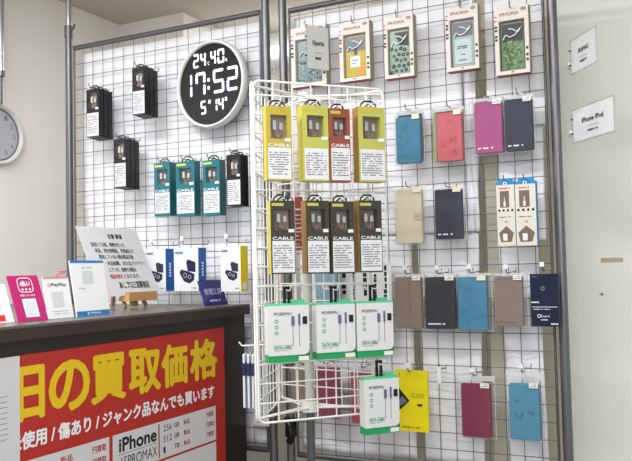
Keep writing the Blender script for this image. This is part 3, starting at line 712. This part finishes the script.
# ---------------------------------------------------------------- wallet phone cases in clear sleeves
TAGW = mat('sticker_white', (240, 238, 228), .5); TAGC = mat('sticker_cream', (232, 224, 190), .5)
def wallet(label, r_, rgb, key, Y=-.06, d=.018, sleeve=(.003, .004, .006, .012), sticker=1, deco=None, text=True, hk=True, holder=None, hl=None, grp='wallet phone cases on the right panel', behind=None):
    x, z0, w_, h = rect(*r_, Y); X_ = w_/2
    t = thing('phone_case', label, 'phone case', (x, Y, z0), 0, grp)
    col = mat('cover_'+key, rgb, .62, var=.10, vs=45, bump=.3, bs=260)
    m = MB(col); m.rbox(-X_, X_, 0, d*.38, 0, h, .005, .0015); m.rbox(-X_, X_, d*.62, d, 0, h, .005, .0015); m.box(-X_+.0008, -X_+.004, d*.2, d*.8, .006, h-.006)
    m.build('cover', t)
    MB(BPL if sum(rgb) < 420 else mat('inner_grey', (150, 146, 140), .5)).box(-X_+.004, X_-.003, d*.39, d*.61, .003, h-.003).build('inner_shell', t)
    if deco == 'strap':
        m = MB(mat('strap_cream', (190, 174, 138), .6)); m.rbox(X_*.42, X_*1.04, -.003, .0, h*.43, h*.56, .004); so = m.build('clasp', t)
        m = MB(mat('snap_tan', (170, 150, 120), .4)); m.disc(X_*.62, h*.495, .0035, -.0035, 12); m.build('snap', so)
    if deco == 'butterfly':
        dk = mat('embossed_'+key, tuple(int(c*.78) for c in rgb), .6); m = MB(dk)
        for cx, cz, s in ((-X_*.35, h*.42, .012), (X_*.45, h*.48, .008), (-X_*.5, h*.68, .007)):
            for sx in (-1, 1):
                m.poly([(cx, cz), (cx+sx*s*.9, cz+s*1.1), (cx+sx*s*1.1, cz+s*.2), (cx+sx*s*.5, cz-s*.1)][::sx], -.0007); m.poly([(cx, cz), (cx+sx*s*.8, cz-s*.3), (cx+sx*s*.6, cz-s)][::-sx], -.0007)
        m.tube([(X_*.3, 0, h*.36), (X_*.6, 0, h*.30), (X_*.85, 0, h*.27)], .0007, 5)
        m.build('embossed_butterflies', t)
    if deco == 'flower':
        dk = mat('embossed_'+key, tuple(int(c*.88) for c in rgb), .6); m = MB(dk); rn = random.Random(len(key)+4)
        for k in range(9):
            cx, cz, s = rn.uniform(-.7, .7)*X_, h*rn.uniform(.15, .85), rn.uniform(.004, .009)
            for a in range(5):
                th = a*1.2566+k; m.disc(cx+s*math.cos(th), cz+s*math.sin(th), s*.42, -.0007, 8)
        m.build('embossed_flowers', t)
    if deco == 'flap':
        m = MB(col); m.rbox(X_*.25, X_*1.0, -.002, 0, h*.34, h*.58, .004); m.build('clasp', t)
    if deco == 'stitch':
        m = MB(mat('stitch_'+key, tuple(int(c*.72) for c in rgb), .6)); m.tube([(-X_*.8, -.0004, h*.09), (X_*.5, -.0004, h*.07)], .0008, 5); m.tube([(-X_*.9, -.0004, h*.955), (X_*.3, -.0004, h*.94)], .0006, 5); m.build('stitching', t)
    if deco == 'band':
        m = MB(mat('seam_'+key, tuple(int(c*.7) for c in rgb), .6)); m.quad(X_*.08, X_*.12, .003, h-.003, -.0006); m.build('seam', t)
    if text:
        m = MB(WINK if sum(rgb) < 420 else GINK); m.dashes(-X_*.86, X_*.35, h*.075, h*.115, 1, .8, seed=len(key)); m.build('printed_text', t)
    a, b, c, e = sleeve
    m = MB(SLV); m.box(-X_-a, X_+b, -.0045, -.0042, -.003, h+e); m.box(-X_-a, X_+b, d+.001, d+.0013, -.003, h+e)
    m.box(-X_-a-.0003, -X_-a, -.0045, d+.0013, -.003, h+e); m.box(X_+b, X_+b+.0003, -.0045, d+.0013, -.003, h+e); m.box(-X_-a, X_+b, -.0045, d+.0013, -.0034, -.003)
    m.use(RIMF); m.frame(-X_-a-.0012, X_+b+.0012, -.0042, h+e+.0012, .0016, d*.5, d*.5+.0006); m.box(-X_-a, X_+b, d*.5, d*.5+.0006, h+e*.35, h+e)
    m.build('clear_sleeve', t)
    if c > .0: 
        m = MB(WPL if sum(rgb) > 250 else WPL); m.tube([(-X_*.35, d*.5, h+e-.001), (-X_*.2, d*.5, h+e+.007), (X_*.2, d*.5, h+e+.007), (X_*.35, d*.5, h+e-.001)], .0012, 6); m.build('hang_loop', t)
    if sticker:
        m = MB(TAGW if sticker == 1 else TAGC); m.quad(X_*.38, X_*.98, h-.010, h+.004, -.0052); so = m.build('price_sticker', t)
        if sticker == 1: m = MB(GINK); m.dashes(X_*.45, X_*.92, h-.008, h+.002, 2, .45, -.0056, seed=3); m.build('sticker_print', so)
    if hk: hook(x, 0, z0+h+e+.004, abs(Y)+.012, 'chrome hook holding the %s' % hl, holder=holder)
    return t
TL_ = (34, 116, 148); CO = (198, 88, 100); MG = (164, 66, 124); NV = (16, 24, 54); CR = (204, 196, 170); TP = (134, 114, 102); DN = (12, 17, 34); BL = (62, 132, 168); MR = (128, 22, 66)
wallet('pink-edged case hanging behind the teal case in the second row', (399, 421.5, 113, 161), (190, 120, 130), 'pinkish', Y=-.035, hk=False, sticker=0, text=False)
wallet('teal blue phone case with curved white collar, first in the second row', (396, 420.3, 116.5, 163), TL_, 'teal', sleeve=(.003, .009, .006, .020), sticker=2, deco='flower', text=False, hl='teal case in the second row')
wallet('lime green phone case peeking out left of the coral case', (433.5, 458, 110, 160.8), (190, 210, 60), 'lime', Y=-.038, hk=False, sticker=0, text=False)
wallet('coral red phone case in the second row with a lime edge beside it', (437, 462, 112, 161), CO, 'coral', sleeve=(.009, .006, .006, .014), sticker=2, deco='flower', text=False, hl='coral case in the second row')
wallet('magenta pink phone case in the second row beside the navy one', (474.6, 502.2, 101.5, 153), MG, 'magenta', sticker=1, hl='magenta case in the second row')
wallet('navy phone case at the right end of the second row', (504.8, 532.3, 98.5, 150.3), NV, 'navyend', d=.022, sticker=1, hl='navy case ending the second row')
wallet('cream phone case with snap strap in the third row', (396, 422, 189.5, 243.5), CR, 'cream', deco='strap', sticker=2, text=False, sleeve=(.003, .008, .006, .006), hl='cream strap case')
wallet('navy phone case in the third row right of the cream one', (435, 462, 189, 239), NV, 'navymid', sticker=2, sleeve=(.002, .009, .006, .004), hl='navy case in the third row')
wallet('taupe phone case at the left of the fourth row beside the spinner rack', (395.5, 421.5, 277, 328.5), TP, 'taupeleft', sleeve=(.002, .010, .006, .008), deco='band', text=False, hl='left taupe case', holder=(.013, .013))
wallet('dark navy phone case between the taupe and blue ones in the fourth row', (425.8, 455, 277, 329), DN, 'darknavy', sleeve=(.002, .007, .006, .008), hl='dark navy case in the fourth row', holder=(.013, .013))
wallet('bright blue phone case in the middle of the fourth row', (458, 487, 277, 330), BL, 'blue', sleeve=(.002, .013, .006, .010), sticker=2, deco='flower', text=False, hl='blue case in the fourth row', holder=(.013, .013))
wallet('taupe phone case with clasp flap in the fourth row, right of the blue one', (495, 522.8, 276.5, 326.3), TP, 'tauperight', sleeve=(.002, .012, .006, .008), deco='stitch', text=False, hl='right taupe case', holder=(.013, .013))
wallet('maroon phone case in the bottom row below the blue one', (461.5, 490.5, 384, 437.3), MR, 'maroon', sleeve=(.012, .012, .012, .022), deco=None, text=False, hl='maroon case in the bottom row', holder=(.013, .013))
wallet('sky blue phone case embossed with butterflies at the right of the bottom row', (509.5, 539.5, 384, 440), (66, 138, 168), 'skyblue', sleeve=(.008, .012, .012, .032), deco='butterfly', text=False, sticker=1, hl='butterfly case', holder=(.013, .013))
wallet('taupe phone case in the bottom row seen through the lower left of the spinner rack', (291, 306, 371, 413), TP, 'taupelow', text=False, sticker=0, Y=-.05, hl='taupe case behind the spinner rack')
wallet('plum phone case in the bottom row seen through the middle of the spinner rack', (315.5, 338.5, 368, 418), (138, 26, 84), 'plum', text=False, sticker=0, Y=-.05, hl='plum case behind the spinner rack')
wallet('rose red phone case in the bottom row behind the lowest green-edged cable box', (351, 378, 372, 424), (178, 50, 74), 'rose', text=False, sticker=0, Y=-.05, hl='rose red case behind the spinner rack')
wallet('steel blue phone case seen through the spinner rack between its second and third rows', (314, 337, 262, 312), (120, 160, 182), 'steelblue', text=False, sticker=0, Y=-.05, hl='steel blue case behind the spinner rack')
# navy printed box at the end of row four
Y = -.062; x, z0, w_, h = rect(530.5, 559, 273.8, 326.5, Y); X_ = w_/2
t = thing('film_box', 'dark navy box with white print at the right end of the fourth row', 'boxed film', (x, Y, z0), 0)
MB(mat('navy_print_box', (24, 30, 58), .3, var=.08)).box(-X_, X_, 0, .014, 0, h).build('carton', t)
m = MB(WINK); m.dashes(-X_*.95, -X_*.35, h*.44, h*.475, 1, .8); m.quad(-X_*.92, X_*.9, h*.365, h*.375); m.dashes(-X_*.8, X_*.45, h*.31, h*.34, 1, .5)
m.ring(-X_*.42, h*.20, .0035, .0052, -.0009, 14); m.text('Guard', -X_*.28, X_*.3, h*.175, h*.22); m.dashes(-X_*.3, X_*.25, h*.11, h*.14, 1, .6); m.dashes(X_*.4, X_*.92, h*.03, h*.065, 1, .8); m.build('printed_text', t)
m = MB(GINK); m.ring(-X_*.1, h*.72, .003, .006, -.0009, 10); m.dashes(-X_*.85, -X_*.5, h*.93, h*.96, 1, .6); m.build('grey_marks', t)
m = MB(CLR); m.box(-.016, .016, .006, .007, h, h+.016); m.build('hang_tab', t)
hook(x, 0, z0+h+.010, .074, 'chrome hook holding the navy printed box', holder=(.013, .013))
p = aty(440.4, 384, -.03); q = aty(440.4, 364.6, -.03)
hook(p.x, 0, q.z-.015, .025, 'empty chrome hook with a long white price holder between the yellow and maroon cases', holder=None)
mb = MB(WPL); mb.rbox(-.006, .006, -.040, -.038, -.040, .010, .002); mb.build('price_holder', [o for o in C.objects if o.name.startswith('display_hook') and o.get('label', '').startswith('empty')][0])
# yellow glass film pack
Y = -.06; x, z0, w_, h = rect(395.5, 428, 370.5, 431.5, Y); X_ = w_/2
t = thing('film_pack', 'yellow screen film pack with a black triangle, half behind the spinner rack', 'boxed film', (x, Y, z0))
YP = mat('film_yellow', (238, 220, 16), .35, var=.02)
MB(YP).box(-X_, X_, 0, .010, 0, h).build('carton', t)
m = MB(BLK); m.poly([(-X_, h*.28), (-X_+X_*.98*.9, h*.50), (-X_, h*.78)]); m.build('black_triangle', t)
m = MB(mat('glass_grey', (110, 112, 124), .3)); m.poly([(-X_*.95, h*.36), (-X_*.25, h*.49), (-X_*.55, h*.58), (-X_*.95, h*.46)], -.0009); m.build('glass_picture', t)
m = MB(mat('olive_ink', (160, 140, 30), .5)); m.text('GLASS', -X_*.05, X_*.75, h*.56, h*.63); m.build('lettering', t); m = MB(MATS['olive_ink']); m.text('SCREEN PRO', -X_*.5, X_*.5, h*.05, h*.085) if False else m.dashes(-X_*.6, X_*.5, h*.05, h*.085, 1, .8); m.build('lettering', t)
MB(BLK).quad(X_*.35, X_*.65, h*.42, h*.455, -.0009).build('small_mark', t)
m = MB(BLK); m.disc(-X_*.72, h*.93, .002, -.0009, 10); m.build('hang_hole', t)
hook(x, 0, z0+h+.0, .075, 'chrome hook holding the yellow film pack', holder=(.02, .016))

# charger boxes
KC = mat('ivory_carton', (224, 220, 206), .45); KB = mat('charger_blue', (44, 140, 196), .4); WBR = mat('window_brown', (124, 104, 92), .4)
for (r_, lab, d) in (((497, 515, 182, 245.8), 'left ivory charger box with blue top and pentagon window', .026), ((515.8, 536.2, 181, 245.5), 'right ivory charger box with blue top and blue side', .026)):
    Y = -.075; x, z0, w_, h = rect(*r_, Y); X_ = w_/2
    t = thing('charger_box', lab, 'charger box', (x, Y, z0), 0, 'pair of ivory charger boxes')
    m = MB(KC); m.box(-X_, X_, 0, d, 0, h*.955); m.use(KB); m.box(-X_, X_, .0005, d, h*.955, h); m.box(X_, X_+.0006, 0, d, 0, h); m.build('carton', t)
    m = MB(WBR); m.quad(-X_*.62, X_*.40, h*.60, h*.86)
    wo = m.build('window', t); m = MB(WBR)
    m.poly([(-X_*.82, h*.20), (-X_*.62, h*.06), (X_*.55, h*.06), (X_*.80, h*.20), (0, h*.31)]); w2_ = m.build('window', t)
    m = MB(WPL); m.rbox(-X_*.22, X_*.02, -.002, -.0007, h*.615, h*.69, .001); m.rbox(-X_*.12, -X_*.08, -.002, -.0007, h*.69, h*.78, .0005) if False else m.box(-X_*.14, -X_*.06, -.002, -.0007, h*.69, h*.76)
    m.build('charger_plug', wo); m = MB(WPL); m.rbox(-X_*.38, X_*.1, -.002, -.0007, h*.08, h*.19, .002); m.build('charger_body', w2_)
    m = MB(BLK)
    for k in range(4): m.disc(-X_*.72+X_*.48*k, h*.555, X_*.13, -.0009, 10)
    m.dashes(-X_*.7, X_*.6, h*.44, h*.46, 1, .6); m.dashes(-X_*.15, X_*.2, h*.35, h*.39, 2, .5); m.build('black_print', t)
    MB(mat('orange_ink', (214, 110, 60), .5)).dashes(-X_*.7, X_*.55, h*.885, h*.915, 1, .8).build('logo', t)
    m = MB(KB); m.rbox(-X_*.8, X_*.8, d*.5, d*.55, h, h+.012, .004); m.build('hang_tab', t)
    m = MB(WPL); m.ring(0, h*.975, .003, .006, -.0012, 12); m.build('hang_ring', t)
    hook(x, 0, z0+h+.006, .085, 'chrome hook holding the %s' % lab.split(' with')[0])

# ---------------------------------------------------------------- the white spinner rack
t = thing('spinner_rack', 'white three-sided wire spinner rack standing in front of the grid panels', 'display rack', ((SL+SR+SB)/3).to_tuple(), 0)
T0 = (SL+SR+SB)/3
def loc(v, z): return (v.x-T0.x, v.y-T0.y, z)
def face(A, B_, gap=.008):
    d = (B_-A).normalized(); L = (B_-A).length; A = A+d*gap; L -= 2*gap; r = .018
    m = MB(WHITEW); P_ = []
    for cx, cz, a0 in ((L-r, SZ0+r, -90), (L-r, SZ1-r, 0), (r, SZ1-r, 90), (r, SZ0+r, 180)):
        for i in range(5):
            a = math.radians(a0+90*i/4); P_.append(loc(A+d*(cx+r*math.cos(a)), cz+r*math.sin(a)))
    m.tube(P_, .0030, 8, closed=True)
    f = m.build('face_frame', t)
    m = MB(WHITEW); nx = 7
    for i in range(1, nx): q = A+d*(L*i/nx); m.tube([loc(q, SZ0), loc(q, SZ1)], .0021, 6)
    z = SZ0+.049
    while z < SZ1-.02: m.tube([loc(A, z), loc(A+d*L, z)], .0021, 6); z += .0495
    m.build('wire_grid', f)
face(SL, SR); face(SR, SB); face(SB, SL)
hub = T0.copy()
m = MB(SHAFT); m.tube([(0, 0, SZ0+.005), (0, 0, SZ1+.0)], .0125, 14); m.build('centre_shaft', t)
m = MB(WHITEW)
for z in (SZ0+.012, SZ1-.012):
    m = MB(WHITEW)
    for q in (SL, SR, SB):
        dd = (q-T0).normalized(); s = Vector((-dd.y, dd.x, 0))*.012
        e = q-dd*.012
        m.tube([loc(e, z), loc(T0+s, z)], .003, 6); m.tube([loc(e, z), loc(T0-s, z)], .003, 6)
    m.build('spokes', t)
m = MB(WHITEW)
for z in (SZ0, SZ1-.026): m = MB(WHITEW); m.tube([(0, 0, z), (0, 0, z+.026)], .024 if z == SZ0 else .016, 18); m.build('hub', t)
m = MB(DSTEEL); m.tube([(0, 0, .03), (0, 0, SZ0+.004)], .0115, 14); m.build('stand_pole', t)
m = MB(DSTEEL); m.tube([(0, 0, .0), (0, 0, .03)], .17, 28); m.build('floor_base', t)

def shook(u, z, length, label):
    q = SL+fu*u; return hook(q.x, q.y, z, length, label, rz=fang, group='hooks on the white spinner rack', hw=.006, wm=WHITEW)
# cable boxes on the spinner
YG = mat('lime_yellow_carton', (190, 188, 92), .4, var=.04); YO = mat('golden_carton', (190, 168, 66), .4, var=.05); YS = mat('yellow_side', (196, 184, 66), .4)
RC = mat('rust_red_carton', (150, 78, 56), .4, var=.08); BS = mat('brown_side', (160, 122, 60), .5); KD = mat('dark_olive_carton', (66, 62, 54), .35, var=.05)
off = .085
def sbox(label, r_, d, **kw):
    u, z0, w_, h = frect(*r_, off); q = SL+fu*u+fn*off
    cable_box(label, 'cable boxes on the white spinner rack', (q.x, q.y, z0), fang, w_, h, d, **kw)
    shook(u, z0+h+w_*.10, off+.012, 'hook carrying the %s' % label.replace('second in the top spinner row, beside the red one','beside the red one'))
sbox('golden yellow cable box at the left of the top spinner row', (266.6, 291.5, 106, 180.4), .024, col=YO, sidecol=YS, textcol=WINK, word='CABLE', header=None, lab1=.44, win=(.56, .88))
sbox('lime yellow cable box second in the top spinner row, beside the red one', (303, 328.6, 105.5, 181), .036, col=YG, sidecol=YS, textcol=YG, word=None, header=YS, lab1=.43, win=(.58, .87))
sbox('rust red cable box in the top spinner row', (330, 350.4, 108.6, 181.7), .030, col=RC, sidecol=BS, textcol=WINK, header=YS, lab1=.46, win=(.62, .88))
sbox('lime yellow cable box at the right of the top spinner row', (358.8, 385.2, 107, 181.7), .036, col=YG, sidecol=BS, textcol=WINK, word=None, header=YS, lab1=.43, win=(.57, .87))
OG = mat('olive_band', (92, 98, 74), .4)
for nm, r_, sd, d in (('leftmost', (271, 295, 200.5, 274), YS, .024), ('second from the left', (306.5, 329.3, 200.5, 273.7), BS, .034), ('third from the left', (331.6, 354.2, 201.3, 273.5), KD, .030), ('rightmost', (359.5, 382, 200.5, 272.3), BS, .034)):
    sbox('dark olive cable box %s in the second spinner row' % nm, r_, d, col=KD, sidecol=sd, textcol=WINK, header=YG, lab1=.45, win=(.60, .88), wincol=mat('window_taupe', (150, 136, 126), .6))
# white and green boxes
GR = mat('box_green', (32, 160, 92), .4); GRD = mat('green_light', (96, 200, 150), .4)
def wbox(label, r_, o_=.075, d=.03, rz=None):
    u, z0, w_, h = frect(*r_, o_); q = SL+fu*u+fn*o_; X_ = w_/2
    t = thing('data_cable_box', label, 'cable box', (q.x, q.y, z0), fang, 'white and green data cable boxes')
    m = MB(BW); m.box(-X_, X_, .001, d, 0, h*.985); m.use(GR); m.box(-X_-.0005, X_+.0005, .0004, d+.0005, -.0005, h*.13); m.box(X_*.6, X_+.0005, .0004, .004, h*.1, h*.3); m.use(GRD); m.box(-X_-.0005, X_+.0005, .0004, d+.0005, h*.96, h); m.add([(-X_*.1, d, h), (X_, d, h), (X_, d, h*1.06), (X_*.0, d, h*1.04)], [(0, 1, 2, 3)]); m.build('carton', t)
    m = MB(BW); P_ = [(-X_, h*.115), (X_*.72, h*.115)]
    for k in range(6): a = math.radians(-90+18*k); P_.append((X_*.72+X_*.26*math.cos(a), h*.115+X_*.26+X_*.26*math.sin(a)))
    P_ += [(X_*.98, h*.965), (-X_, h*.965)]
    m.prism(P_, -.0012, .0012); fo = m.build('front_panel', t)
    m = MB(INK); m.text('POERMU', -X_*.72, X_*.12, h*.80, h*.85, y=-.0016, bold=.02); m.dashes(-X_*.72, X_*.05, h*.19, h*.21, 1, .5, y=-.0016); m.build('brand_lettering', fo)
    m = MB(GR); m.text('DATA CABLE', -X_*.74, X_*.10, h*.225, h*.29, y=-.0016, bold=.03)
    for k in range(3): m.ring(-X_*.62, h*(.70-.10*k), .0028, .0048, -.0016, 14)
    m.build('green_print', fo)
    m = MB(mat('plug_grey', (108, 104, 132), .4)); m.rbox(X_*.10, X_*.26, -.0028, -.0013, h*.62, h*.78, .002); m.rbox(X_*.44, X_*.54, -.0028, -.0013, h*.62, h*.82, .001)
    m.use(BLK); m.rbox(X_*.66, X_*.88, -.0028, -.0013, h*.64, h*.77, .001); m.use(GINK)
    for cx in (.18, .49): m.quad(X_*cx-.0008, X_*cx+.0008, h*.26, h*.62, -.0016)
    m.build('cable_picture', fo)
    m = MB(TAGW); m.quad(X_*.45, X_*.95, h*.012, h*.085, .0002); m.build('price_sticker', t)
    m = MB(BPL)
    for s in (-1, 1): m.box(s*.006-.0032, s*.006+.0032, d*.4, d*.55, h-.004, h+.038)
    m.box(-.0092, .0092, d*.4, d*.55, h+.036, h+.042); m.build('hanger', t)
    shook(u, z0+h+.034, o_+.012, 'hook above the %s' % label.replace('hanging alone at the lowest corner of the spinner rack','hanging alone lowest').replace('data cable ',''))
wbox('white and green data cable box at the left of the third spinner row', (268.5, 309.5, 303.5, 362))
wbox('white and green data cable box in the middle of the third spinner row', (316.5, 355.5, 302.5, 358.5))
wbox('white and green data cable box at the right of the third spinner row', (357, 393.5, 301, 356.5))
wbox('green-edged data cable box hanging alone at the lowest corner of the spinner rack', (364.5, 399.5, 377, 433.5), o_=.085)
# pink pack and edge-on packs on the other faces of the spinner
d1 = (SB-SL).normalized(); n1 = Vector((-abs(d1.y), -abs(d1.x), 0)); n1 = Vector((d1.y, -d1.x, 0)); n1 = -n1 if n1.dot(SL-T0) < 0 else n1
PKW = mat('pack_white', (214, 220, 228), .35); PKN = mat('pack_navy', (32, 44, 92), .35)
for k, dd in enumerate((.026, .038, .050)):
    p = SL+d1*.10+n1*dd; b0 = aty(245, 407, p.y); a0 = aty(245, 345, p.y); hh = a0.z-b0.z
    t = thing('cable_pack', ['slim white and navy pack hanging nearest the left side of the spinner rack', 'middle one of three slim white and navy packs left of the spinner rack', 'outermost slim white and navy pack hanging left of the spinner rack'][k], 'cable pack', (p.x, p.y, b0.z), math.atan2(n1.x, -n1.y), 'packs on the left side of the spinner rack')
    m = MB(PKW); m.rbox(-.020, .020, 0, .005, 0, hh*.86, .003); m.build('pack', t)
    m = MB(PKN); m.box(-.0205, .0205, -.0006, .0056, hh*.52, hh*.72); m.build('navy_band', t)
    m = MB(CLR); m.box(-.010, .010, .002, .003, hh*.86, hh); m.build('hang_tab', t)
    zz = b0.z+hh
p = SL+d1*.10
t = thing('display_hook', 'white hook on the left side of the spinner rack holding the slim packs', 'hook', (p.x, p.y, zz), math.atan2(n1.x, -n1.y), 'hooks on the white spinner rack')
MB(WHITEW).tube([(0, -.002, 0), (0, -.056, -.002), (0, -.064, .008)], .002, 8).build('prong', t)
PK = mat('pink_pack', (180, 84, 88), .4)
u, z = onface(299, 250, -.07); p = SL+fu*u-fn*.07
t = thing('cable_pack', 'narrow pink pack inside the spinner rack between the two left dark olive boxes', 'cable pack', (p.x, p.y, z), fang)
MB(PK).rbox(-.014, .014, 0, .012, 0, onface(299, 197, -.07)[1]-z, .002).build('pack', t)
MB(WINK).dashes(-.010, .010, .01, .10, 8, .3).build('printed_text', t)

# ---------------------------------------------------------------- tags
def tagcard(label, base, ang, w_, h, words, sub, clip=True, body=FILM, pap=None, wordw=.5):
    t = thing('model_tag', label, 'tag', base, ang)
    MB(pap or WPL).box(.004, w_-.004, .0004, .0012, .004, h-.004).build('paper', t)
    m = MB(CLR); m.box(0, w_, -.0006, -.0002, 0, h); m.box(0, w_, .0018, .0022, 0, h); m.build('sleeve', t)
    m = MB(GINK); m.frame(.002, w_-.002, .002, h-.002, .0008, -.0012, -.0008); m.build('border', t)
    m = MB(INK); c = w_*.5
    m.text(words, c-w_*wordw/2, c+w_*wordw/2, h*.52, h*.66, y=-.0014, bold=.012); m.quad(c-w_*.14, c+w_*.14, h*.38, h*.388, -.0014); m.dashes(c-w_*.12, c+w_*.12, h*.23, h*.29, 1, .9, -.0014); m.build('printed_text', t)
    if clip:
        m = MB(WPL); m.tube([(-.030, .012, h*.28), (-.012, .0, h*.33), (-.004, -.002, h*.36)], .0045, 8); m.build('clip', t)
    m = MB(INK)
    for z in (.30, .72): m.cyl(-.001, h*z, .0022, -.003, .003, 10)
    m.build('rivets', t)
    return t
a = aty(573, 144, -.02); b = aty(573, 110, -.02)
tagcard('white wall tag reading iPhone iPod clipped to the right pole, the lower of two', (a.x, -.02, a.z), math.atan2(-.77, .637), .200, b.z-a.z, 'iPhone iPod', '', pap=WPL)
a = aty(571, 76, -.02); b = aty(571, 41, -.02)
tagcard('smaller white tag clipped to the right pole near the top, the upper of two', (a.x, -.02, a.z), math.atan2(-.819, .574), .150, b.z-a.z, 'Android', '', pap=WPL, wordw=.36)
a = aty(306.5, 69, -.16); b = aty(306.5, 23.5, -.16)
tagcard('grey plastic tag hanging in front of the leftmost boxed phone case', (a.x, -.16, a.z), math.radians(56), .085, b.z-a.z, 'Xperia', '', clip=False, pap=mat('grey_tag', (212, 212, 210), .5, var=.05))
